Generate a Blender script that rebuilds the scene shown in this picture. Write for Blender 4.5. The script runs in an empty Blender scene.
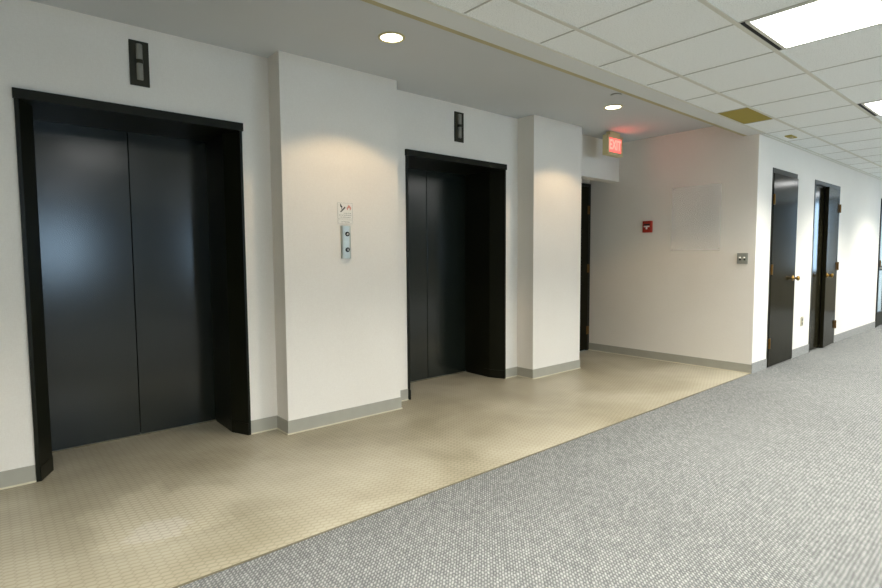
import bpy, bmesh, math, random
from mathutils import Vector, Matrix
random.seed(4)
SC = bpy.context.scene
COL = SC.collection
PI = math.pi

# ---------------------------------------------------------------- dimensions (metres)
# X runs along the elevator wall, Y into it, camera stands at the origin
ZC, ZS = 2.508, 2.672          # tile ceiling, lobby plaster ceiling
YW, YR, XB = 3.765, 2.159, 6.168
YP = 4.275                      # elevator panels
YD = 4.195                      # far wall of the recess
DH = 2.207                      # door height
X0, X1 = -4.0, 14.5             # ends of the corridor
YS = -5.6                       # window wall
TX, TY0, TS, TSY = 2.564, 1.837, 0.61, 0.594

# ---------------------------------------------------------------- helpers
def tag(o, label=None, cat=None, group=None, kind=None):
    if label: o['label'] = label
    if cat: o['category'] = cat
    if group: o['group'] = group
    if kind: o['kind'] = kind
    return o

def box(bm, x0, x1, y0, y1, z0, z1):
    vs = [bm.verts.new(p) for p in ((x0,y0,z0),(x1,y0,z0),(x1,y1,z0),(x0,y1,z0),(x0,y0,z1),(x1,y0,z1),(x1,y1,z1),(x0,y1,z1))]
    for f in ((3,2,1,0),(4,5,6,7),(0,1,5,4),(1,2,6,5),(2,3,7,6),(3,0,4,7)):
        bm.faces.new([vs[i] for i in f])

def prism(bm, pts, z0, z1):
    """vertical prism over a counter-clockwise outline"""
    a = [bm.verts.new((x, y, z0)) for x, y in pts]; b = [bm.verts.new((x, y, z1)) for x, y in pts]
    bm.faces.new(a[::-1]); bm.faces.new(b)
    n = len(pts)
    for i in range(n):
        j = (i+1) % n; bm.faces.new((a[i], a[j], b[j], b[i]))

def lathe(bm, prof, M=Matrix.Identity(4), n=32, cap0=True, cap1=True, a0=0, a1=2*PI):
    """profile of (radius, height) turned about the local z axis"""
    full = abs(a1-a0-2*PI) < 1e-6
    rings = []
    for r, z in prof:
        rings.append([bm.verts.new(M @ Vector((r*math.cos(a0+(a1-a0)*k/n), r*math.sin(a0+(a1-a0)*k/n), z))) for k in range(n if full else n+1)])
    for a, b in zip(rings, rings[1:]):
        m = len(a)
        for k in range(m if full else m-1):
            j = (k+1) % m; bm.faces.new((a[k], a[j], b[j], b[k]))
    if cap0: bm.faces.new(rings[0][::-1])
    if cap1: bm.faces.new(rings[-1])

def obj(name, bm, mat, parent=None, bevel=0.0, seg=2, smooth=False):
    bmesh.ops.recalc_face_normals(bm, faces=bm.faces)
    if bevel:
        es = [e for e in bm.edges if len(e.link_faces) == 2 and e.calc_face_angle(0) > 0.6]
        bmesh.ops.bevel(bm, geom=es, offset=bevel, segments=seg, profile=0.6, affect='EDGES')
    me = bpy.data.meshes.new(name); bm.to_mesh(me); bm.free()
    if smooth:
        for p in me.polygons: p.use_smooth = True
    for m in (mat if isinstance(mat, (list, tuple)) else [mat]): me.materials.append(m)
    o = bpy.data.objects.new(name, me); COL.objects.link(o)
    if parent:
        o.parent = parent
        o.matrix_parent_inverse = Matrix.Identity(4)
        pw = PW.get(parent.name, Vector((0, 0, 0)))
        me.transform(Matrix.Translation(-pw))
        PW[o.name] = pw
    return o
PW = {}

def empty(name, loc, label=None, cat=None, group=None, kind=None):
    o = bpy.data.objects.new(name, None); COL.objects.link(o); o.location = loc
    o.empty_display_size = 0.1
    PW[o.name] = Vector(loc)
    return tag(o, label, cat, group, kind)

def boxes(name, lst, mat, parent=None, bevel=0.0, **k):
    bm = bmesh.new()
    for b in lst: box(bm, *b)
    return obj(name, bm, mat, parent, bevel, **k)

def struct(name, bm_or_list, mat, label, cat='wall', bevel=0.0):
    if isinstance(bm_or_list, list): o = boxes(name, bm_or_list, mat, None, bevel)
    else: o = obj(name, bm_or_list, mat, None, bevel)
    return tag(o, label, cat, None, 'structure')

def text(body, size, mat, parent, M, name='lettering', extrude=0.0004, sx=1.0, bold=0.0):
    cu = bpy.data.curves.new('t', 'FONT'); cu.body = body; cu.size = size; cu.align_x = 'CENTER'; cu.align_y = 'CENTER'
    cu.extrude = extrude; cu.offset = bold
    t = bpy.data.objects.new('t', cu); COL.objects.link(t)
    bpy.context.view_layer.update()
    me = bpy.data.meshes.new_from_object(t.evaluated_get(bpy.context.evaluated_depsgraph_get()))
    bpy.data.objects.remove(t); bpy.data.curves.remove(cu)
    me.transform(Matrix.Diagonal((sx, 1, 1, 1)))
    me.transform(M)
    me.transform(Matrix.Translation(-PW.get(parent.name, Vector((0,0,0)))))
    me.materials.clear(); me.materials.append(mat)
    o = bpy.data.objects.new(name, me); COL.objects.link(o); o.parent = parent
    return o
def face_my(x, y, z):   # text plane facing -Y
    return Matrix.Translation((x, y, z)) @ Matrix.Rotation(PI/2, 4, 'X')
def face_mx(x, y, z):   # text plane facing -X
    return Matrix.Translation((x, y, z)) @ Matrix.Rotation(-PI/2, 4, 'Z') @ Matrix.Rotation(PI/2, 4, 'X')

# ---------------------------------------------------------------- materials
def srgb(r, g, b):
    f = lambda c: (c/255/12.92) if c/255 <= 0.04045 else ((c/255+0.055)/1.055)**2.4
    return (f(r), f(g), f(b), 1)
class NT:
    def __init__(s, name, rough=0.6, metal=0.0, col=(0.5,0.5,0.5,1), spec=0.5):
        s.m = bpy.data.materials.new(name); s.m.use_nodes = True
        s.t = s.m.node_tree; s.b = s.t.nodes['Principled BSDF']
        s.b.inputs['Base Color'].default_value = col; s.b.inputs['Roughness'].default_value = rough
        s.b.inputs['Metallic'].default_value = metal; s.b.inputs['Specular IOR Level'].default_value = spec
    def n(s, ty, **k):
        x = s.t.nodes.new(ty)
        for a, v in k.items():
            if a.startswith('i_'): x.inputs[a[2:].replace('_', ' ')].default_value = v
            else: setattr(x, a, v)
        return x
    def l(s, a, b): s.t.links.new(a, b)
    def math(s, op, a, b=None, c=None, clamp=False):
        x = s.t.nodes.new('ShaderNodeMath'); x.operation = op; x.use_clamp = clamp
        for i, v in enumerate((a, b, c)):
            if v is None: continue
            if isinstance(v, (int, float)): x.inputs[i].default_value = v
            else: s.l(v, x.inputs[i])
        return x.outputs[0]
    def pos(s):
        return s.n('ShaderNodeNewGeometry').outputs['Position']
    def xyz(s):
        x = s.n('ShaderNodeSeparateXYZ'); s.l(s.pos(), x.inputs[0]); return x.outputs
    def noise(s, scale, detail=3, vec=None, rough=0.5, dist=0.0):
        x = s.n('ShaderNodeTexNoise', i_Scale=scale, i_Detail=detail, i_Roughness=rough, i_Distortion=dist)
        s.l(vec if vec is not None else s.pos(), x.inputs['Vector']); return x.outputs[0]
    def scale(s, v):
        x = s.n('ShaderNodeVectorMath', operation='MULTIPLY'); s.l(s.pos(), x.inputs[0]); x.inputs[1].default_value = v; return x.outputs[0]
    def ramp(s, fac, stops):
        x = s.n('ShaderNodeValToRGB'); e = x.color_ramp.elements
        while len(e) < len(stops): e.new(0.5)
        for k, (p, c) in zip(e, stops): k.position = p; k.color = c
        s.l(fac, x.inputs[0]); return x.outputs[0]
    def mix(s, fac, a, b, mode='MIX'):
        x = s.n('ShaderNodeMix', data_type='RGBA', blend_type=mode)
        for k, v in ((0, fac), (6, a), (7, b)):
            if isinstance(v, (int, float, tuple)): x.inputs[k].default_value = v
            else: s.l(v, x.inputs[k])
        return x.outputs[2]
    def color(s, c): s.l(c, s.b.inputs['Base Color']); return s
    def bump(s, h, strength=0.3, dist=0.002):
        x = s.n('ShaderNodeBump'); x.inputs['Strength'].default_value = strength; x.inputs['Distance'].default_value = dist
        s.l(h, x.inputs['Height']); s.l(x.outputs[0], s.b.inputs['Normal']); return s

def wall_mat(name, c1, c2, rough=0.7):
    t = NT(name, rough, spec=0.25)
    a = t.noise(2.0, 3); w = t.noise(1, 2, t.scale((70, 70, 500))); w2 = t.noise(1, 2, t.scale((500, 500, 60)))
    weave = t.math('ADD', t.math('MULTIPLY', w, 0.5), t.math('MULTIPLY', w2, 0.5))
    f = t.math('ADD', t.math('MULTIPLY', a, 0.3), t.math('MULTIPLY', weave, 0.7))
    t.color(t.ramp(f, [(0.35, c1), (0.62, c2)])).bump(weave, 0.25, 0.001)
    return t.m
M_wall = wall_mat('woven_vinyl_wallcovering', srgb(224,219,210), srgb(232,228,220))
def plain(name, c, rough=0.6, metal=0.0, spec=0.5, nscale=8, amt=0.12):
    t = NT(name, rough, metal, c, spec)
    n = t.noise(nscale, 4)
    d = tuple(max(0, v*(1-amt)) for v in c[:3])+(1,)
    t.color(t.ramp(n, [(0.3, d), (0.7, c)]))
    return t.m
M_gyp = plain('painted_plaster', srgb(198,202,205), 0.85, spec=0.2, nscale=1.5, amt=0.03)
M_beam = plain('painted_beam', srgb(212,214,212), 0.8, spec=0.2, nscale=1.5, amt=0.03)
M_bead = plain('tan_bead', srgb(180,171,134), 0.7, nscale=5)
M_base = plain('grey_vinyl_base', srgb(164,162,150), 0.45, nscale=12, amt=0.06)
M_toe = plain('vinyl_base_toe', srgb(206,200,176), 0.45, nscale=12, amt=0.06)
M_strip = plain('threshold_vinyl', srgb(92,86,66), 0.5, nscale=20)
M_door = plain('dark_bronze_paint', srgb(26,27,18), 0.36, spec=0.18, nscale=3, amt=0.15)
M_leaf = plain('dark_brown_laminate', srgb(30,28,18), 0.13, spec=0.06, nscale=3, amt=0.12)
M_black = plain('black_gap', srgb(18,18,16), 0.8, nscale=3)
M_dark = plain('dark_bronze_plate', srgb(46,43,26), 0.45, metal=0.3, nscale=30)
M_lens = plain('grey_frosted_lens', srgb(140,138,128), 0.5, nscale=30)
M_brass = plain('aged_brass', srgb(165,128,62), 0.32, metal=0.9, nscale=40, amt=0.3)
M_hinge = plain('bronze_hinge', srgb(120,88,38), 0.4, metal=0.8, nscale=40, amt=0.3)
M_steel = plain('brushed_steel', srgb(186,190,182), 0.42, metal=0.6, nscale=60, amt=0.1)
M_grey = plain('grey_plate_metal', srgb(160,162,154), 0.45, metal=0.4, nscale=60, amt=0.1)
M_white = plain('white_plastic', srgb(228,226,218), 0.5, nscale=20, amt=0.03)
M_cream = plain('cream_plastic', srgb(205,196,150), 0.5, nscale=20, amt=0.05)
M_almond = plain('almond_plastic', srgb(176,168,140), 0.5, nscale=20, amt=0.05)
M_red = plain('red_enamel', srgb(176,44,22), 0.4, nscale=40, amt=0.2)
M_ink = plain('black_ink', srgb(26,26,24), 0.7, nscale=20)
M_redink = plain('red_ink', srgb(214,138,124), 0.7, nscale=20)
M_print = plain('grey_print', srgb(100,98,92), 0.7, nscale=20)
M_tee = plain('ceiling_tee', srgb(208,207,196), 0.6, nscale=4, amt=0.03)
M_tee_shade = plain('shaded_tee', srgb(185,185,178), 0.7, nscale=4, amt=0.03)  # darker copy of the tee colour, shade on the cross tees painted in
M_yellow = plain('mustard_panel', srgb(158,142,58), 0.8, nscale=5, amt=0.06)
M_sill = plain('metal_sill', srgb(120,112,88), 0.4, metal=0.5, nscale=60)
M_office = plain('office_wall', srgb(205,203,196), 0.8, nscale=2, amt=0.03)
M_outer = plain('taupe_outer_wall', srgb(128,124,112), 0.8, nscale=2, amt=0.03)
M_mull = plain('window_mullion', srgb(60,60,58), 0.5, nscale=6)

# elevator panel: dark painted steel with fine vertical streaks
t = NT('elevator_panel_enamel', 0.36, 0.0, spec=0.6)
n = t.noise(1, 3, t.scale((60, 60, 2))); big = t.noise(1.3, 3)
t.color(t.ramp(t.math('ADD', t.math('MULTIPLY', n, .5), t.math('MULTIPLY', big, .5)), [(0.35, srgb(20,25,20)), (0.65, srgb(28,33,27))]))
r = t.math('ADD', t.math('MULTIPLY', big, 0.04), 0.17); t.l(r, t.b.inputs['Roughness'])
M_panel = t.m

# ceiling tile: fine fissured mineral fibre
t = NT('mineral_fibre_tile', 0.9, spec=0.1)
a = t.noise(170, 2, rough=0.7); b = t.noise(1.1, 2)
c = t.ramp(a, [(0.30, srgb(188,191,190)), (0.47, srgb(240,243,242)), (1, srgb(244,246,245))])
t.color(t.mix(t.math('MULTIPLY', b, 0.15), c, srgb(222,221,210))).bump(a, 0.4, 0.002)
M_tile = t.m

# lobby floor: raised lozenges in columns running along Y
t = NT('lozenge_vinyl_floor', 0.42, spec=0.45)
x, y, z = t.xyz()
u = t.math('DIVIDE', x, 0.040); iu = t.math('FLOOR', u); u = t.math('ADD', u, t.math('MULTIPLY', t.math('COSINE', t.math('MULTIPLY', t.math('SUBTRACT', t.math('DIVIDE', y, 0.030), 0.5), 2*PI)), t.math('MULTIPLY', t.math('COSINE', t.math('MULTIPLY', u, PI)), 0.13))); iu = t.math('FLOOR', u); fu = t.math('SUBTRACT', t.math('FRACT', u), 0.5)
v = t.math('ADD', t.math('DIVIDE', y, 0.030), t.math('MULTIPLY', t.math('MODULO', t.math('ABSOLUTE', iu), 2.0), 0.5))
v = t.math('ADD', v, t.math('MULTIPLY', t.math('SINE', t.math('MULTIPLY', fu, 2*PI)), 0.07))
fv = t.math('SUBTRACT', t.math('FRACT', v), 0.5)
au = t.math('MULTIPLY', t.math('ABSOLUTE', fu), 2.0); av = t.math('MULTIPLY', t.math('ABSOLUTE', fv), 2.0)
pu = t.math('POWER', au, 3.6); pv = t.math('POWER', av, 2.2)
groove = t.math('MAXIMUM', pu, pv)
h = t.math('SUBTRACT', 1.0, groove, clamp=True)
big = t.noise(1.1, 4, dist=0.6); mid = t.noise(5, 4)
base = t.ramp(t.math('ADD', t.math('MULTIPLY', big, .65), t.math('MULTIPLY', mid, .35)), [(0.34, srgb(138,132,112)), (0.5, srgb(157,151,132)), (0.66, srgb(173,168,150))])
# worn pale patch in front of the first elevator and a scrubbed scuff inside it
def blob(cx, cy, rx, ry, seed):
    dx = t.math('DIVIDE', t.math('SUBTRACT', x, cx), rx); dy = t.math('DIVIDE', t.math('SUBTRACT', y, cy), ry)
    d = t.math('SQRT', t.math('ADD', t.math('MULTIPLY', dx, dx), t.math('MULTIPLY', dy, dy)))
    d = t.math('ADD', d, t.math('MULTIPLY', t.math('SUBTRACT', t.noise(seed, 4), 0.5), 1.3))
    mr = t.n('ShaderNodeMapRange', interpolation_type='SMOOTHSTEP'); t.l(d, mr.inputs[0])
    mr.inputs[1].default_value = 1.1; mr.inputs[2].default_value = 0.75; mr.inputs[3].default_value = 0; mr.inputs[4].default_value = 1
    return mr.outputs[0]
w1 = blob(0.62, 2.86, 0.36, 0.36, 4.0); w2 = blob(0.56, 2.70, 0.14, 0.12, 14.0)
base = t.mix(t.math('MULTIPLY', w1, 0.6), base, srgb(186,180,160))
base = t.mix(t.math('MULTIPLY', w2, 0.26), base, srgb(206,205,202))
gr = t.math('MULTIPLY', t.math('POWER', groove, 1.5), t.math('ADD', 0.10, t.math('MULTIPLY', t.math('SUBTRACT', 1.0, big), 0.75)))
base = t.mix(gr, base, srgb(96,86,62))
t.color(base).bump(h, 0.35, 0.0012)
rr = t.math('ADD', 0.30, t.math('MULTIPLY', mid, 0.22)); t.l(rr, t.b.inputs['Roughness'])
M_floor = t.m

# carpet: nubbly grey loop pile with slightly diagonal rows
def carpet(name, lo, mi, hi):
    t = NT(name, 0.95, spec=0.1)
    x, y, z = t.xyz()
    jx = t.math('MULTIPLY', t.math('SUBTRACT', t.noise(38, 2), 0.5), 0.011); jy = t.math('MULTIPLY', t.math('SUBTRACT', t.noise(33, 2), 0.5), 0.016)
    p = t.math('ADD', t.math('MULTIPLY', t.math('ADD', x, y), 0.7071), jy); q = t.math('ADD', t.math('MULTIPLY', t.math('SUBTRACT', x, y), 0.7071), jx)
    u = t.math('DIVIDE', q, 0.0115)
    iu = t.math('FLOOR', u); fu = t.math('SUBTRACT', t.math('FRACT', u), 0.5)
    v = t.math('ADD', t.math('DIVIDE', p, 0.0240), t.math('MULTIPLY', t.math('MODULO', t.math('ABSOLUTE', iu), 2.0), 0.5))
    iv = t.math('FLOOR', v); fv = t.math('SUBTRACT', t.math('FRACT', v), 0.5)
    cx = t.n('ShaderNodeCombineXYZ'); t.l(iu, cx.inputs[0]); t.l(iv, cx.inputs[1])
    wn = t.n('ShaderNodeTexWhiteNoise', noise_dimensions='2D'); t.l(cx.outputs[0], wn.inputs['Vector'])
    du = t.math('POWER', t.math('MULTIPLY', t.math('ABSOLUTE', fu), 2.0), 2.0); dv = t.math('POWER', t.math('MULTIPLY', t.math('ABSOLUTE', fv), 2.0), 2.0)
    h = t.math('MULTIPLY', t.math('SUBTRACT', 1.0, du), t.math('SUBTRACT', 1.0, dv))
    n1 = t.noise(300, 2); n2 = t.noise(1.2, 3)
    f = t.math('ADD', t.math('MULTIPLY', h, 0.42), t.math('MULTIPLY', n1, 0.35))
    f = t.math('ADD', f, t.math('MULTIPLY', wn.outputs[0], 0.17))
    f = t.math('ADD', f, t.math('MULTIPLY', n2, 0.05))
    t.color(t.ramp(f, [(0.15, lo), (0.48, mi), (0.85, hi)]))
    t.bump(h, 0.7, 0.004)
    return t.m
M_carpet = carpet('grey_loop_carpet', srgb(68,70,71), srgb(106,108,107), srgb(156,157,154))
t = NT('grey_carpet_base', 0.95, spec=0.1); t.color(t.ramp(t.noise(110, 3), [(0.3, srgb(112,113,112)), (0.7, srgb(166,166,163))])); M_cbase = t.m

def emit(name, c, s, mixn=None):
    t = NT(name, 0.5); e = t.b
    e.inputs['Base Color'].default_value = c; e.inputs['Emission Color'].default_value = c; e.inputs['Emission Strength'].default_value = s
    return t.m
M_troff = emit('lit_troffer_lens', (1, 1, 0.98, 1), 6.0)
M_bulb = emit('lit_downlight_lens', (1, 0.93, 0.75, 1), 5.0)
M_exit = emit('lit_red_exit_face', (1.0, 0.13, 0.11, 1), 1.0)
M_exitlet = emit('lit_exit_letters', (1.0, 0.26, 0.20, 1), 1.1)

t = NT('clear_acrylic', 0.08, spec=0.5, col=(0.93, 0.93, 0.90, 1)); t.b.inputs['Alpha'].default_value = 0.26
M_acry = t.m
t = NT('clear_glass', 0.02, spec=0.5, col=(0.8, 0.9, 0.92, 1)); t.b.inputs['Alpha'].default_value = 0.12
M_glass = t.m

# ---------------------------------------------------------------- floor
struct('floor', [(-4.0, XB+0.02, 2.169, 4.6, -0.06, 0.0)], M_floor, 'beige vinyl lobby floor with raised lozenge pattern in front of the elevators', 'floor')
struct('floor', [(X0, X1, YS, 2.160, -0.06, 0.004), (XB, X1, 2.160, 2.2795, -0.06, 0.004)], M_carpet, 'grey nubbly loop carpet covering the wide corridor', 'floor')
bm = bmesh.new(); 
box(bm, X0, XB, 2.159, 2.172, -0.01, 0.006)
struct('trim_1', bm, M_strip, 'narrow olive vinyl strip between beige floor and grey carpet', 'threshold', 0.002)

# ---------------------------------------------------------------- walls
e1, e2 = (0.19, 1.388), (2.83, 4.05)
YB = 4.6
struct('wall_left', [(X0, e1[0], YW, YB, 0, ZS), (e1[1], e2[0], YW, YB, 0, ZS), (e2[1], 4.9, YW, YB, 0, ZS),
    (e1[0], e1[1], YW, YB, 2.15, ZS), (e2[0], e2[1], YW, YB, 2.15, ZS)], M_wall, 'off-white elevator wall with two openings', 'wall')
struct('wall_left', [(1.607, 2.596, 3.579, YW, 0, ZS)], M_wall, 'off-white pier between the two elevators carrying the call buttons', 'pier')
struct('wall_left', [(4.258, 5.066, 3.552, YW, 0, ZS), (4.9, 5.066, YW, YB, 0, ZS)], M_wall, 'off-white pier right of the second elevator', 'pier')
struct('wall_left', [(5.066, XB, YW, YW+0.14, 2.196, ZS)], M_wall, 'off-white lintel above the recess behind the exit sign', 'lintel')
struct('wall_back', [(XB, XB+0.12, YR+0.12, YB, 0, ZS), (XB, XB+0.12, YR+0.12, YR+0.13, ZS, ZS)], M_wall, 'off-white end wall of the elevator lobby', 'wall')
# far wall of the recess, with the door opening
dx0, dx1 = 5.20, 6.13
struct('wall_back', [(5.066, dx0, YD, YD+0.12, 0, ZS), (dx1, XB, YD, YD+0.12, 0, ZS), (dx0, dx1, YD, YD+0.12, DH+0.01, ZS)], M_wall, 'off-white inner wall of the recess beyond the second pier', 'wall')
# corridor wall with three openings
r3, r4, r5 = (6.581, 7.381), (8.053, 9.181), (11.66, 12.75)
struct('wall_right', [(XB, r3[0], YR, YR+0.12, 0, ZC+0.16), (r3[1], r4[0], YR, YR+0.12, 0, ZC+0.16), (r4[1], r5[0], YR, YR+0.12, 0, ZC+0.16), (r5[1], X1, YR, YR+0.12, 0, ZC+0.16)]
    + [(a, b, YR, YR+0.12, DH, ZC+0.16) for a, b in (r3, r4, r5)], M_wall, 'off-white corridor wall with dark doors', 'wall')
# end walls, window wall (behind the camera)
struct('wall_near', [(X0-0.12, X0, YS, YB, 0, ZS+0.1)], M_office, 'off-white wall closing the lobby and corridor on the near side', 'wall')
struct('wall_far', [(X1, X1+0.12, YS, YR+0.12, 0, 0.9), (X1, X1+0.12, YS, YR+0.12, 2.45, ZC+0.1), (X1, X1+0.12, YS, 0.40, 0.9, 2.45), (X1, X1+0.12, 1.00, YR+0.12, 0.9, 2.45)], M_outer, 'off-white far end wall of the corridor with a wide window', 'wall')
win = [(0.65, 1.75), (4.2, 5.1), (6.3, 8.1)]  # last window added to brighten the tile ceiling, clear of the door reflections
wl = [(X0, X1, YS-0.12, YS, 0, 0.85), (X0, X1, YS-0.12, YS, 2.15, ZC+0.1)]
xs = [X0] + [v for w in win for v in w] + [X1]
for a, b in zip(xs[0::2], xs[1::2]): wl.append((a, b, YS-0.12, YS, 0.85, 2.15))
struct('wall_windows', wl, M_outer, 'off-white outer wall with a row of windows behind the viewer', 'wall')
for i, (a, b) in enumerate(win):
    w = empty('window_%d' % (i+1), (a, YS-0.06, 0.85), 'unseen window number %d from the lobby end of the outer wall' % (i+1), 'window', None, 'structure')
    m = (a+b)/2
    boxes('window_frame', [(a, b, YS-0.09, YS-0.03, 0.85, 0.90), (a, b, YS-0.09, YS-0.03, 2.10, 2.15), (a, a+0.04, YS-0.09, YS-0.03, 0.90, 2.10), (b-0.04, b, YS-0.09, YS-0.03, 0.90, 2.10), (m-0.02, m+0.02, YS-0.09, YS-0.03, 0.90, 2.10)], M_mull, w)

# ---------------------------------------------------------------- ceilings
struct('ceiling', [(X0, XB+0.12, 2.272, YB, ZS, ZS+0.06)], M_gyp, 'plain grey-white plaster ceiling over the elevator lobby', 'ceiling')
struct('trim_2', [(X0, XB, 2.12, 2.272, ZC, ZS+0.06)], M_beam, 'pale grey painted beam between tile ceiling and lobby ceiling', 'beam')
struct('trim_3', [(X0, XB, 2.272, 2.311, ZC+0.001, ZS)], M_bead, 'tan bead along the lobby side of the ceiling beam', 'trim')
# tile ceiling
nx0, nx1 = math.floor((X0-TX)/TS), math.ceil((X1-TX)/TS)
troffers = [(n, j) for n in (-7, -3, 1, 5, 9, 13, 17) for j in (1, 5, 9)]
yl = []   # tile rows, from the wall outwards
y = TY0
rows = [(TY0, 2.12)]
k = 0
while y > YS:
    rows.append((max(y-TSY, YS), y)); y -= TSY
ylr = {0: (TY0, 2.159)}
bm = bmesh.new(); lay = None
def tilebox(bm, xa, xb, ya, yb, zf=ZC+0.004, g=0.005):
    bx0, bx1, by0, by1 = xa+g, xb-g, ya+g, yb-g
    vs = [bm.verts.new((X, Y, zf)) for X, Y in ((bx0, by0), (bx1, by0), (bx1, by1), (bx0, by1))]
    vt = [bm.verts.new((X, Y, zf+0.014)) for X, Y in ((xa, ya), (xb, ya), (xb, yb), (xa, yb))]
    bm.faces.new(vs[::-1])
    for i in range(4): bm.faces.new((vs[i], vs[(i+1) % 4], vt[(i+1) % 4], vt[i]))
    bm.faces.new(vt)
for n in range(nx0, nx1):
    xa, xb = max(TX+n*TS, X0), min(TX+(n+1)*TS, X1)
    if xb-xa < 0.02: continue
    for j, (ya, yb) in enumerate(rows):
        if (n, j-1) in troffers or (n, j) == (4, 0): continue
        if j == 0 and xa >= XB-0.1: yb = YR
        if yb-ya > 0.03: tilebox(bm, xa, xb, ya, yb)
# rows index: 0 = cut row, row 1 = TY0-TSY..TY0, troffers sit in row 2 (j-1 == 1)
struct('ceiling', bm, M_tile, 'suspended ceiling of white mineral fibre tiles over the corridor', 'ceiling')
bm = bmesh.new()
for (ya, yb) in rows: box(bm, X0, X1, yb-0.012 if yb < 2 else 2.104, yb+0.012 if yb < 2 else 2.12, ZC-0.001, ZC+0.016)
box(bm, XB, X1, 2.145, YR, ZC-0.001, ZC+0.016)
struct('trim_4', bm, M_tee, 'long pale ceiling grid runners parallel to the walls', 'ceiling grid')
bm = bmesh.new()
for n in range(nx0+1, nx1):
    xx = TX+n*TS
    yy = [2.104 if xx < XB else 2.145] + [r[0] for r in rows]
    for a, b in zip(yy[1:], [2.104 if xx < XB else 2.145] + [r[0] for r in rows][0:]):
        a2, b2 = a+0.0125, b-0.0125
        if b2-a2 > 0.01: box(bm, xx-0.005, xx+0.005, a2, b2, ZC+0.001, ZC+0.016)
struct('trim_5', bm, M_tee_shade, 'narrow cross tees of the ceiling grid, toned darker for shade', 'ceiling grid')
struct('ceiling', [(X0, X1, YS, 2.12, ZC+0.022, ZC+0.08), (XB, X1, 2.12, YR, ZC+0.022, ZC+0.08)], M_gyp, 'slab above the suspended tiles', 'ceiling')
# mustard tile
bm = bmesh.new(); tilebox(bm, TX+4*TS+0.006, TX+5*TS-0.006, TY0+0.013, 2.103, ZC+0.002)
o = tag(obj('ceiling_tile', bm, M_yellow), 'mustard yellow ceiling tile beside the beam, near the lobby corner', 'ceiling tile')

# troffers
def troffer(n, j, first_label, vis):
    xa, xb = TX+n*TS, TX+(n+1)*TS
    ya, yb = rows[j+1]
    if ya < YS+0.1: return
    c = ((xa+xb)/2, (ya+yb)/2, ZC)
    r = empty('ceiling_light', c, first_label, 'ceiling light', 'square troffers in the tile ceiling')
    g = 0.013
    boxes('light_frame', [(xa+g, xb-g, ya+g, ya+g+0.016, ZC-0.003, ZC+0.012), (xa+g, xb-g, yb-g-0.046, yb-g-0.026, ZC-0.003, ZC+0.012), (xa+g, xa+g+0.012, ya+g+0.016, yb-g-0.046, ZC-0.003, ZC+0.012), (xb-g-0.012, xb-g, ya+g+0.016, yb-g-0.046, ZC-0.003, ZC+0.012)], M_tee, r)
    boxes('air_slot', [(xa+g, xb-g, yb-g-0.026, yb-g-0.002, ZC+0.0, ZC+0.012)], M_black, r)
    l = boxes('light_lens', [(xa+g+0.012, xb-g-0.012, ya+g+0.016, yb-g-0.046, ZC-0.0015, ZC+0.010)], M_troff, r)
    L = bpy.data.lights.new('troffer_glow', 'AREA'); L.shape = 'RECTANGLE'; L.size = 0.55; L.size_y = 0.52
    L.energy = TROFF_W; L.color = (1.0, 0.965, 0.875); L.spread = math.radians(125)
    lo = bpy.data.objects.new('troffer_glow', L); COL.objects.link(lo); lo.parent = r; lo.location = (0, 0, -0.008)
    return r
TROFF_W = 43.0
names = {(1, 1): 'large lit white troffer nearest the camera, at the top right of the tile ceiling', (5, 1): 'lit white troffer further down the corridor, cut off by the right edge'}
for n, j in troffers:
    lab = names.get((n, j), 'lit white square troffer, column %d from the near wall, %s row' % ((n+7)//4+1, {1: 'row nearest the elevator', 5: 'middle', 9: 'window'}[j]))
    troffer(n, j, lab, (n, j) in names)

# small tan sensor on a tile
r = empty('ceiling_sensor', (6.58, 2.0, ZC), 'small tan rectangular fitting on the ceiling tiles above the corridor corner', 'ceiling sensor')
boxes('sensor_base', [(6.49, 6.67, 1.965, 2.03, ZC-0.006, ZC+0.004)], M_yellow, r, 0.002)
bm = bmesh.new(); lathe(bm, [(0.022, 0), (0.020, -0.008), (0.010, -0.012)], Matrix.Translation((6.58, 1.998, ZC-0.006)), 20)
obj('sensor_eye', bm, M_almond, r, smooth=True)

# downlights
def downlight(x, y, label):
    r = empty('recessed_downlight', (x, y, ZS), label, 'downlight', 'round downlights in the lobby ceiling')
    bm = bmesh.new(); lathe(bm, [(0.071, -0.0015), (0.071, -0.006), (0.078, -0.008), (0.086, -0.006), (0.088, 0.0005)], Matrix.Translation((x, y, ZS)), 40, False, False)
    obj('trim_ring', bm, M_cream, r, smooth=True)
    bm = bmesh.new(); lathe(bm, [(0.001, -0.0045), (0.04, -0.004), (0.0715, -0.002)], Matrix.Translation((x, y, ZS)), 40, True, False)
    obj('light_lens', bm, M_bulb, r, smooth=True)
    L = bpy.data.lights.new('downlight_beam', 'SPOT'); L.energy = 26.0; L.color = (1.0, 0.70, 0.40); L.spot_size = math.radians(112); L.spot_blend = 0.28; L.shadow_soft_size = 0.035
    lo = bpy.data.objects.new('downlight_beam', L); COL.objects.link(lo); lo.parent = r; lo.location = (0, 0, -0.015)
downlight(2.074, 2.911, 'round lit downlight in the plaster ceiling in front of the call-button pier')
downlight(4.631, 2.899, 'round lit downlight in the plaster ceiling near the exit sign')
bm = bmesh.new(); lathe(bm, [(0.030, 0.0), (0.030, -0.008), (0.044, -0.0085), (0.044, -0.0125), (0.001, -0.0135)], Matrix.Translation((4.30, 2.665, ZS)), 32, True, True)
r = empty('sprinkler_cover', (4.30, 2.665, ZS), 'small flush round sprinkler cover on the ceiling beside the far downlight', 'sprinkler cover')
obj('cover_plate', bm, M_gyp, r, smooth=False)
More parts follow.
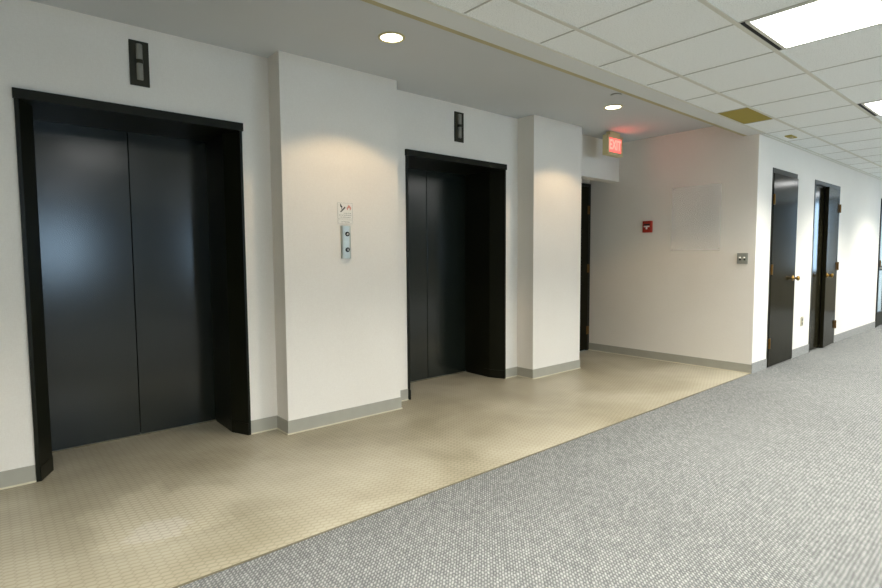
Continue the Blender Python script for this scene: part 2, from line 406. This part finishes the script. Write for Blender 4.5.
bm = bmesh.new(); lathe(bm, [(0.046, 0.0), (0.046, -0.0075), (0.031, -0.0075)], Matrix.Translation((4.30, 2.665, ZS)), 32, False, False)
obj('cover_ring', bm, M_grey, r)

# ---------------------------------------------------------------- baseboards
def baseboard(name, segs, label, mat=M_base, toe=M_toe, h=0.098):
    """segs: list of polylines in plan, walked so that the room lies on the right"""
    r = empty(name, (segs[0][0][0], segs[0][0][1], 0), label, 'baseboard', None, 'structure')
    for part, th, z0, z1, m in (('base_strip', 0.006, 0.0, h, mat), ('base_toe', 0.013, 0.0, 0.008, toe)):
        if m is None: continue
        bm = bmesh.new()
        for pts in segs:
            off = []
            n = len(pts)
            for i in range(n):
                p = Vector(pts[i]); ds = []
                if i: ds.append((p-Vector(pts[i-1])).normalized())
                if i < n-1: ds.append((Vector(pts[i+1])-p).normalized())
                nn = [Vector((d.y, -d.x)) for d in ds]
                o_ = nn[0] if len(nn) == 1 else (nn[0]+nn[1])/(1+nn[0].dot(nn[1]))
                off.append(p+o_*th)
            for i in range(n-1):
                prism(bm, [tuple(pts[i]), tuple(off[i]), tuple(off[i+1]), tuple(pts[i+1])], z0, z1)
        obj(part, bm, m, r)
baseboard('baseboard_left', [[(X0, YW), (0.172, YW)]], 'grey vinyl baseboard left of the first elevator')
baseboard('baseboard_left', [[(1.404, YW), (1.607, YW), (1.607, 3.579), (2.596, 3.579), (2.596, YW), (2.812, YW)]], 'grey vinyl baseboard wrapping the call-button pier')
baseboard('baseboard_left', [[(4.068, YW), (4.258, YW), (4.258, 3.552), (5.066, 3.552), (5.066, YD), (dx0-0.05, YD)]], 'grey vinyl baseboard wrapping the pier right of the second elevator')
baseboard('baseboard_back', [[(XB, YD), (XB, YR+0.002)]], 'olive grey vinyl baseboard along the lobby end wall')
baseboard('baseboard_right', [[(XB-0.006, YR), (r3[0], YR)], [(r3[1], YR), (r4[0], YR)], [(r4[1], YR), (r5[0], YR)], [(r5[1], YR), (X1, YR)]], 'grey carpet baseboard along the corridor wall', M_cbase, None, 0.112)

# ---------------------------------------------------------------- elevators
def elevator(idx, xo0, xo1, label):
    xi0, xi1 = xo0+0.089, xo1-0.081
    xf0, xf1 = xo0+0.020, xo1-0.017
    r = empty('door_%d' % idx, ((xo0+xo1)/2, YW, 0), label, 'elevator entrance', 'elevator entrances', 'structure')
    yf = YW-0.012
    for s in (0, 1):
        if s == 0: pts = [(xo0, yf), (xf0, yf), (xi0, 3.905), (xi0, YP), (xo0+0.02, YP), (xo0+0.02, YW), (xo0, YW)]
        else: pts = [(xo1, yf), (xo1, YW), (xo1-0.02, YW), (xo1-0.02, YP), (xi1, YP), (xi1, 3.905), (xf1, yf)]
        bm = bmesh.new(); prism(bm, pts, 0.0, 2.135)
        j = obj('jamb', bm, M_door, r)
        # slightly thicker kick at the foot
        e = 0.003
        if s == 0: pk = [(xf0+0.002, yf-e), (xf0+e, yf-e), (xi0+e, 3.905-e), (xi0+e, 3.99), (xi0-0.004, 3.99), (xi0-0.004, 3.91), (xf0-0.002, yf+0.004)]
        else: pk = [(xf1-0.002, yf-e), (xf1+0.002, yf+0.004), (xi1+0.004, 3.91), (xi1+0.004, 3.99), (xi1-e, 3.99), (xi1-e, 3.905-e), (xf1-e, yf-e)]
        bm = bmesh.new(); prism(bm, pk, 0.0, 0.085); obj('jamb_foot', bm, M_door, j)
    # head: fascia bar plus the deep soffit
    boxes('head_trim', [(xo0-0.006, xo1+0.008, yf-0.008, YW+0.0, 2.133, 2.187)], M_door, r, 0.002)
    boxes('head', [(xo0+0.016, xo1-0.016, YW, YP+0.05, 2.135, 2.149)], M_door, r)
    mid = (xi0+xi1)/2 + 0.012
    for a, b in ((xi0-0.06, mid-0.003), (mid+0.003, xi1+0.06)):
        boxes('door_panel', [(a, b, YP, YP+0.03, 0.008, 2.16)], M_panel, r, 0.0015)
    boxes('panel_gap', [(mid-0.02, mid+0.02, YP+0.03, YP+0.034, 0.008, 2.14)], M_black, r)
    boxes('door_sill', [(xi0, xi1, YP-0.012, YP+0.03, 0.0, 0.007)], M_sill, r)
    return r
elevator(1, 0.172, 1.404, 'dark elevator entrance nearest the camera with closed bluish panels')
elevator(2, 2.812, 4.068, 'dark elevator entrance further back between the two piers')

# hall lanterns
def lantern(x0, x1, z0, z1, label):
    r = empty('elevator_lantern', ((x0+x1)/2, YW, z0), label, 'hall lantern', 'hall lanterns above the elevators')
    boxes('back_plate', [(x0, x1, YW-0.010, YW, z0, z1)], M_dark, r, 0.002)
    xc = (x0+x1)/2; rad = (x1-x0)*0.17; H = z1-z0
    for a, b in ((0.13, 0.50), (0.56, 0.92)):
        bm = bmesh.new()
        lathe(bm, [(rad*0.9, z0+H*a), (rad, z0+H*a+0.004), (rad, z0+H*b-0.004), (rad*0.9, z0+H*b)], Matrix.Translation((xc, YW-0.012, 0)), 24)
        obj('lens', bm, M_lens, r, smooth=True)
    bm = bmesh.new(); lathe(bm, [(rad*1.18, z0+H*0.49), (rad*1.18, z0+H*0.575)], Matrix.Translation((xc, YW-0.012, 0)), 24)
    obj('centre_band', bm, M_dark, r)
    return r
lantern(0.736, 0.843, 2.317, 2.585, 'dark plate with two grey cylindrical lenses above the first elevator')
lantern(3.378, 3.490, 2.327, 2.600, 'dark plate with two grey cylindrical lenses above the second elevator')

# ---------------------------------------------------------------- call buttons and notice
YC = 3.579
r = empty('elevator_notice', (2.101, YC, 1.513), 'small white fire warning notice above the call buttons, with stair and flame pictograms', 'notice')
boxes('notice_board', [(2.035, 2.167, YC-0.003, YC, 1.549, 1.673)], M_white, r, 0.0008)
boxes('lower_strip', [(2.035, 2.167, YC-0.003, YC, 1.513, 1.547)], M_white, r, 0.0008)
boxes('border', [(2.038, 2.164, YC-0.0036, YC-0.003, 1.6690, 1.6700), (2.038, 2.164, YC-0.0036, YC-0.003, 1.5515, 1.5525), (2.038, 2.0388, YC-0.0036, YC-0.003, 1.5525, 1.669), (2.1632, 2.164, YC-0.0036, YC-0.003, 1.5525, 1.669)], M_print, r)
boxes('border', [(2.038, 2.164, YC-0.0036, YC-0.003, 1.5430, 1.5438), (2.038, 2.164, YC-0.0036, YC-0.003, 1.5160, 1.5168), (2.038, 2.0388, YC-0.0036, YC-0.003, 1.5168, 1.543), (2.1632, 2.164, YC-0.0036, YC-0.003, 1.5168, 1.543)], M_print, r)
def poly_my(bm, pts, y, th=0.0006):
    a = [bm.verts.new((x, y, z)) for x, z in pts]; b = [bm.verts.new((x, y-th, z)) for x, z in pts]
    bm.faces.new(a[::-1]); bm.faces.new(b); n = len(pts)
    for i in range(n): bm.faces.new((a[i], a[(i+1) % n], b[(i+1) % n], b[i]))
YN = YC-0.003
bm = bmesh.new()   # walking figure going down a diagonal stair
lathe(bm, [(0.0052, 0), (0.0052, 0.0006)], Matrix.Translation((2.0625, YN, 1.6580)) @ Matrix.Rotation(PI/2, 4, 'X'), 16)
poly_my(bm, [(2.058, 1.652), (2.068, 1.653), (2.079, 1.640), (2.073, 1.634), (2.064, 1.638), (2.057, 1.645)], YN)
poly_my(bm, [(2.064, 1.640), (2.070, 1.638), (2.075, 1.622), (2.070, 1.618), (2.069, 1.628)], YN)
poly_my(bm, [(2.058, 1.604), (2.066, 1.600), (2.104, 1.634), (2.100, 1.643), (2.094, 1.642), (2.092, 1.636), (2.086, 1.634), (2.084, 1.628), (2.078, 1.626), (2.076, 1.620), (2.070, 1.618), (2.068, 1.611), (2.060, 1.610)], YN)
obj('stair_pictogram', bm, M_ink, r)
bm = bmesh.new()   # flame outline
fl = [(2.128,1.616),(2.118,1.621),(2.114,1.632),(2.118,1.642),(2.122,1.638),(2.125,1.652),(2.131,1.660),(2.133,1.650),(2.140,1.655),(2.146,1.640),(2.151,1.645),(2.152,1.630),(2.147,1.619),(2.139,1.616),(2.143,1.626),(2.139,1.636),(2.134,1.628),(2.131,1.638),(2.125,1.630),(2.124,1.622)]
poly_my(bm, fl, YN)
obj('flame_pictogram', bm, M_redink, r)
text('IN CASE OF FIRE', 0.0085, M_print, r, face_my(2.120, YN, 1.5935))
text('DO NOT USE ELEVATORS', 0.0092, M_print, r, face_my(2.101, YN, 1.5785))
text('TAKE THE EXIT STAIRWAY', 0.0080, M_print, r, face_my(2.101, YN, 1.5635))
text('Use Stairways', 0.0130, M_print, r, face_my(2.101, YN, 1.5295))

r = empty('call_button_panel', (2.100, YC, 1.253), 'narrow steel elevator call panel with two round buttons on the pier', 'call panel')
bm = bmesh.new()   # shallow curved-front steel plate
prof = [(2.059, YC+0.001), (2.059, YC-0.012), (2.067, YC-0.021), (2.082, YC-0.024), (2.118, YC-0.024), (2.133, YC-0.021), (2.140, YC-0.012), (2.140, YC+0.001)]
prism(bm, prof[::-1], 1.253, 1.500)
obj('face_plate', bm, M_steel, r, 0.0008)
for z, k in ((1.437, 1), (1.319, -1)):
    b = bmesh.new(); lathe(b, [(0.0175, 0.0), (0.0175, 0.005), (0.0140, 0.0065), (0.0070, 0.0055)], Matrix.Translation((2.103, YC-0.0238, z)) @ Matrix.Rotation(PI/2, 4, 'X'), 28, False, False)
    ring = obj('button_ring', b, M_ink, r, smooth=True)
    b = bmesh.new(); lathe(b, [(0.0075, 0.0), (0.0075, 0.0048)], Matrix.Translation((2.103, YC-0.0238, z)) @ Matrix.Rotation(PI/2, 4, 'X'), 28, False, True)
    obj('call_button', b, M_white, r)
    b = bmesh.new(); s = 0.004*k; poly_my(b, [(2.103-0.004, z-s*0.6), (2.103+0.004, z-s*0.6), (2.103, z+s)][::k], YC-0.0287)
    obj('button_arrow', b, M_ink, ring)

# ---------------------------------------------------------------- exit sign
ex0, ex1, ey0, ey1, ez0, ez1 = 5.415, 5.722, 3.45, 3.520, 2.405, 2.628
r = empty('exit_sign', ((ex0+ex1)/2, (ey0+ey1)/2, ZS), 'cream framed red lit EXIT sign hanging under the lobby ceiling', 'exit sign')
boxes('housing', [(ex0, ex1, ey0+0.008, ey1, ez0, ez1)], M_cream, r, 0.004)
boxes('face_frame', [(ex0, ex1, ey0, ey0+0.009, ez0, ez0+0.034), (ex0, ex1, ey0, ey0+0.009, ez1-0.030, ez1), (ex0, ex0+0.030, ey0, ey0+0.009, ez0+0.034, ez1-0.03), (ex1-0.030, ex1, ey0, ey0+0.009, ez0+0.034, ez1-0.03)], M_cream, r)
boxes('red_face', [(ex0+0.030, ex1-0.030, ey0+0.004, ey0+0.009, ez0+0.034, ez1-0.030)], M_exit, r)
text('EXIT', 0.150, M_exitlet, r, face_my((ex0+ex1)/2, ey0+0.004, (ez0+ez1)/2+0.002), sx=0.78, bold=0.004, extrude=0.0015)
boxes('canopy', [(ex0+0.06, ex1-0.04, ey0+0.01, ey1-0.005, ez1, ZS)], M_cream, r, 0.003)
L = bpy.data.lights.new('exit_glow', 'AREA'); L.shape = 'RECTANGLE'; L.size = 0.22; L.size_y = 0.14; L.energy = 0.45; L.color = (1, 0.12, 0.08)
lo = bpy.data.objects.new('exit_glow', L); COL.objects.link(lo); lo.parent = r; lo.location = Vector(((ex0+ex1)/2, ey0-0.004, 2.515)) - PW[r.name]; lo.rotation_euler = (math.radians(-90), 0, 0)
lo.rotation_euler = (math.radians(90), 0, PI) if False else (math.radians(-90), 0, 0)
lo.rotation_euler = Vector((0, -1, 0)).to_track_quat('-Z', 'Y').to_euler()

# ---------------------------------------------------------------- end wall devices
r = empty('fire_alarm_pull', (XB, 3.368, 1.542), 'small red fire alarm pull station with a white T handle on the end wall', 'fire alarm')
boxes('red_box', [(XB-0.045, XB+0.001, 3.303, 3.410, 1.542, 1.680)], M_red, r, 0.004)
boxes('pull_recess', [(XB-0.0465, XB-0.045, 3.316, 3.394, 1.625, 1.645)], M_ink, r)
tb = boxes('pull_handle', [(XB-0.056, XB-0.045, 3.318, 3.388, 1.606, 1.620), (XB-0.056, XB-0.045, 3.344, 3.362, 1.580, 1.606)], M_white, r, 0.0015)
r = empty('acrylic_panel', (XB, 2.785, 1.316), 'large clear glossy acrylic notice panel on the end wall, empty', 'notice panel')
boxes('acrylic_sheet', [(XB-0.022, XB-0.017, 2.508, 3.064, 1.316, 2.042)], M_acry, r, 0.0015)
for yy, zz in ((2.53, 1.336), (2.53, 2.022), (3.04, 1.336), (3.04, 2.022)):
    bm = bmesh.new(); lathe(bm, [(0.006, -0.001), (0.006, 0.024)], Matrix.Translation((XB, yy, zz)) @ Matrix.Rotation(-PI/2, 4, 'Y'), 12)
    obj('standoff', bm, M_acry, r)
r = empty('light_switch', (XB, 2.282, 1.167), 'grey metal double switch plate on the end wall near the corner', 'light switch')
boxes('switch_plate', [(XB-0.010, XB, 2.228, 2.336, 1.168, 1.284)], M_grey, r, 0.003)
for yy in (2.260, 2.305):
    bm = bmesh.new(); box(bm, XB-0.030, XB-0.008, yy-0.007, yy+0.007, 1.226, 1.242); obj('toggle', bm, M_white, r, 0.002)
    boxes('toggle_slot', [(XB-0.0115, XB-0.010, yy-0.009, yy+0.009, 1.205, 1.240)], M_ink, r)
r = empty('wall_outlet', (7.744, YR, 0.40), 'small tan outlet low on the wall between the dark corridor doors', 'outlet')
boxes('cover_plate', [(7.705, 7.785, YR-0.008, YR, 0.375, 0.490)], M_almond, r, 0.002)
for zz in (0.405, 0.453): boxes('socket', [(7.728, 7.762, YR-0.0105, YR-0.008, zz-0.014, zz+0.016)], M_print, r, 0.001)

# ---------------------------------------------------------------- corridor doors
def hinge(parent, x, z, y=YR-0.012):
    bm = bmesh.new(); box(bm, x-0.004, x+0.045, y-0.002, y+0.004, z-0.055, z+0.055)
    lathe(bm, [(0.009, z-0.057), (0.009, z+0.057)], Matrix.Translation((x+0.002, y-0.008, 0)), 14)
    return obj('hinge', bm, M_hinge, parent)
def knob(parent, x, y, z, R=Matrix.Identity(4), name='door_knob'):
    bm = bmesh.new()
    lathe(bm, [(0.032, 0.0), (0.032, 0.004), (0.013, 0.010), (0.011, 0.034), (0.022, 0.042), (0.028, 0.054), (0.025, 0.066), (0.012, 0.073)], Matrix.Translation((x, y, z)) @ R @ Matrix.Rotation(PI/2, 4, 'X'), 28)
    return obj(name, bm, M_brass, parent, smooth=True)
# door 3: closed dark leaf
r = empty('door_3', (6.981, YR, 0), 'closed dark door with brass knob nearest the lobby corner', 'door', None, 'structure')
a, b = r3
boxes('door_frame', [(a, a+0.022, YR-0.006, YR+0.12, 0.004, DH), (b-0.022, b, YR-0.006, YR+0.12, 0.004, DH), (a+0.022, b-0.022, YR-0.006, YR+0.12, DH-0.05, DH)], M_door, r)
lf = boxes('door_leaf', [(a+0.024, b+0.012, YR-0.012, YR-0.0065, 0.014, DH-0.055), (a+0.024, b-0.024, YR-0.0065, YR+0.035, 0.014, DH-0.055)], M_leaf, r, 0.001)
for z in (1.866, 1.10, 0.276): hinge(lf, a+0.022, z)
knob(lf, 7.315, YR-0.012, 0.985)
boxes('door_back', [(a+0.022, b-0.022, YR+0.10, YR+0.118, 0.004, DH-0.05)], M_black, r)
# door 4: double door, right leaf ajar into the corridor
r = empty('door_4', (8.617, YR, 0), 'dark double door with its right leaf slightly ajar', 'double door', None, 'structure')
a, b = r4
boxes('door_frame', [(a, a+0.03, YR-0.006, YR+0.12, 0.004, DH), (b-0.03, b, YR-0.006, YR+0.12, 0.004, DH), (a+0.03, b-0.03, YR-0.006, YR+0.12, DH-0.05, DH)], M_door, r)
mid = 8.52
l1 = boxes('door_leaf', [(a+0.032, mid-0.002, YR+0.014, YR+0.058, 0.014, DH-0.055)], M_leaf, r, 0.001)
for z in (1.90, 1.10, 0.276): hinge(l1, a+0.03, z, YR+0.014)
# ajar leaf, hinged at the right, swung out towards the corridor
ang = math.radians(3.0)
hx = b-0.032
bm = bmesh.new(); w = hx-mid-0.004
box(bm, -w, 0, 0, 0.044, 0.014, DH-0.055)
T = Matrix.Translation((hx, YR-0.008, 0)) @ Matrix.Rotation(ang, 4, 'Z')
bmesh.ops.transform(bm, matrix=T, verts=bm.verts)
l2 = obj('door_leaf', bm, M_leaf, r, 0.001)
for z in (1.90, 1.10, 0.276):
    bm = bmesh.new(); box(bm, hx-0.045, hx+0.02, YR-0.016, YR-0.010, z-0.055, z+0.055)
    lathe(bm, [(0.010, z-0.057), (0.010, z+0.057)], Matrix.Translation((hx+0.002, YR-0.022, 0)), 14)
    obj('hinge', bm, M_hinge, l2)
p = T @ Vector((-w+0.06, 0, 0.985))
knob(l2, p.x, p.y, p.z, Matrix.Rotation(ang, 4, 'Z'))
boxes('door_back', [(a+0.03, b-0.03, YR+0.10, YR+0.118, 0.004, DH-0.05)], M_black, r)
# door 5: glazed door at the far end of the corridor, daylight room behind
r = empty('door_5', (12.2, YR, 0), 'glazed dark-framed door at the far right end of the corridor', 'glazed door', None, 'structure')
a, b = r5
boxes('door_frame', [(a, a+0.05, YR-0.015, YR+0.12, 0.004, DH), (b-0.05, b, YR-0.015, YR+0.12, 0.004, DH), (a+0.05, b-0.05, YR-0.015, YR+0.12, DH-0.05, DH)], M_door, r)
lf = boxes('door_leaf', [(a+0.052, a+0.12, YR, YR+0.04, 0.014, DH-0.053), (b-0.12, b-0.052, YR, YR+0.04, 0.014, DH-0.053), (a+0.12, b-0.12, YR, YR+0.04, 0.014, 0.25), (a+0.12, b-0.12, YR, YR+0.04, DH-0.15, DH-0.053), (a+0.12, b-0.12, YR, YR+0.04, 0.98, 1.06)], M_door, r)
boxes('door_glass', [(a+0.12, b-0.12, YR+0.015, YR+0.021, 0.25, 0.98), (a+0.12, b-0.12, YR+0.015, YR+0.021, 1.06, DH-0.15)], M_glass, r)
hinge(lf, a+0.05, 1.10, YR-0.016)
boxes('push_bar', [(a+0.10, b-0.10, YR-0.05, YR-0.03, 1.01, 1.035), (a+0.10, a+0.12, YR-0.03, YR, 1.01, 1.035), (b-0.12, b-0.10, YR-0.03, YR, 1.01, 1.035)], M_steel, lf)
struct('wall_room', [(11.2, 11.3, YR+0.12, 5.2, 0, 2.6), (14.4, 14.5, YR+0.12, 5.2, 0, 2.6), (11.3, 14.4, 5.1, 5.2, 0, 0.8), (11.3, 14.4, 5.1, 5.2, 2.3, 2.6), (11.2, 14.5, YR+0.12, 5.2, 2.6, 2.66)], M_office, 'daylit room behind the glazed door', 'wall')
struct('floor', [(11.3, 14.4, YR, 5.1, -0.06, 0.0)], M_carpet, 'grey carpet of the room behind the glazed door', 'floor')
# recess door (beside the end wall)
r = empty('door_6', ((dx0+dx1)/2, YD, 0), 'dark door inside the recess left of the lobby end wall', 'door', None, 'structure')
boxes('door_frame', [(dx0-0.04, dx0+0.02, YD-0.02, YD+0.12, 0, 2.208), (dx1-0.02, dx1+0.037, YD-0.02, YD+0.12, 0, 2.208), (dx0+0.02, dx1-0.02, YD-0.02, YD+0.12, 2.165, 2.208)], M_door, r)
lf = boxes('door_leaf', [(dx0+0.022, dx1-0.022, YD-0.03, YD+0.015, 0.01, 2.163)], M_leaf, r, 0.002)
for z in (1.866, 1.10, 0.276): boxes('hinge', [(dx1-0.045, dx1+0.006, YD-0.036, YD-0.030, z-0.055, z+0.055)], M_hinge, lf)
knob(lf, dx0+0.10, YD-0.03, 0.985)

# ---------------------------------------------------------------- light
w = bpy.data.worlds.new('sky'); SC.world = w; w.use_nodes = True
nt = w.node_tree; bg = nt.nodes['Background']
bg.inputs['Color'].default_value = (0.52, 0.76, 1.0, 1); bg.inputs['Strength'].default_value = 9.5
for a, b in win:
    L = bpy.data.lights.new('window_daylight', 'AREA'); L.shape = 'RECTANGLE'; L.size = b-a-0.1; L.size_y = 1.28; L.energy = 1
    L.cycles.is_portal = True
    o = bpy.data.objects.new('window_daylight', L); COL.objects.link(o); o.location = ((a+b)/2, YS-0.02, 1.50)
    o.rotation_euler = Vector((0, 1, 0)).to_track_quat('-Z', 'Y').to_euler()
for loc, d, sx_, sy_ in (((X1+0.05, 0.70, 1.67), (-1, 0, 0), 0.58, 1.5), ((12.85, 5.15, 1.55), (0, -1, 0), 3.1, 1.5)):
    L = bpy.data.lights.new('window_daylight', 'AREA'); L.shape = 'RECTANGLE'; L.size = sx_; L.size_y = sy_; L.energy = 1; L.cycles.is_portal = True
    o = bpy.data.objects.new('window_daylight', L); COL.objects.link(o); o.location = loc
    o.rotation_euler = Vector(d).to_track_quat('-Z', 'Y').to_euler()

# ---------------------------------------------------------------- camera
yaw, pitch, roll, F = 0.7052621796, 0.06805357762, -0.00643826291, 537.2298543
f = Vector((math.sin(yaw), math.cos(yaw), 0)); rt = Vector((math.cos(yaw), -math.sin(yaw), 0)); up = Vector((0, 0, 1))
Fv = f*math.cos(pitch) - up*math.sin(pitch); U = up*math.cos(pitch) + f*math.sin(pitch)
R = rt*math.cos(roll) + U*math.sin(roll); U2 = U*math.cos(roll) - rt*math.sin(roll)
cd = bpy.data.cameras.new('camera'); cam = bpy.data.objects.new('camera', cd); COL.objects.link(cam)
m = Matrix.Identity(4)
for i in range(3): m[i][0], m[i][1], m[i][2] = R[i], U2[i], -Fv[i]
m.translation = Vector((0, 0, 1.257)); cam.matrix_world = m
cd.sensor_width = 36; cd.lens = F*36/882; cd.clip_start = 0.05; cd.clip_end = 200
SC.camera = cam
SC.view_settings.view_transform = 'Standard'; SC.view_settings.look = 'None'; SC.view_settings.gamma = 1
SC.view_settings.exposure = 0.52
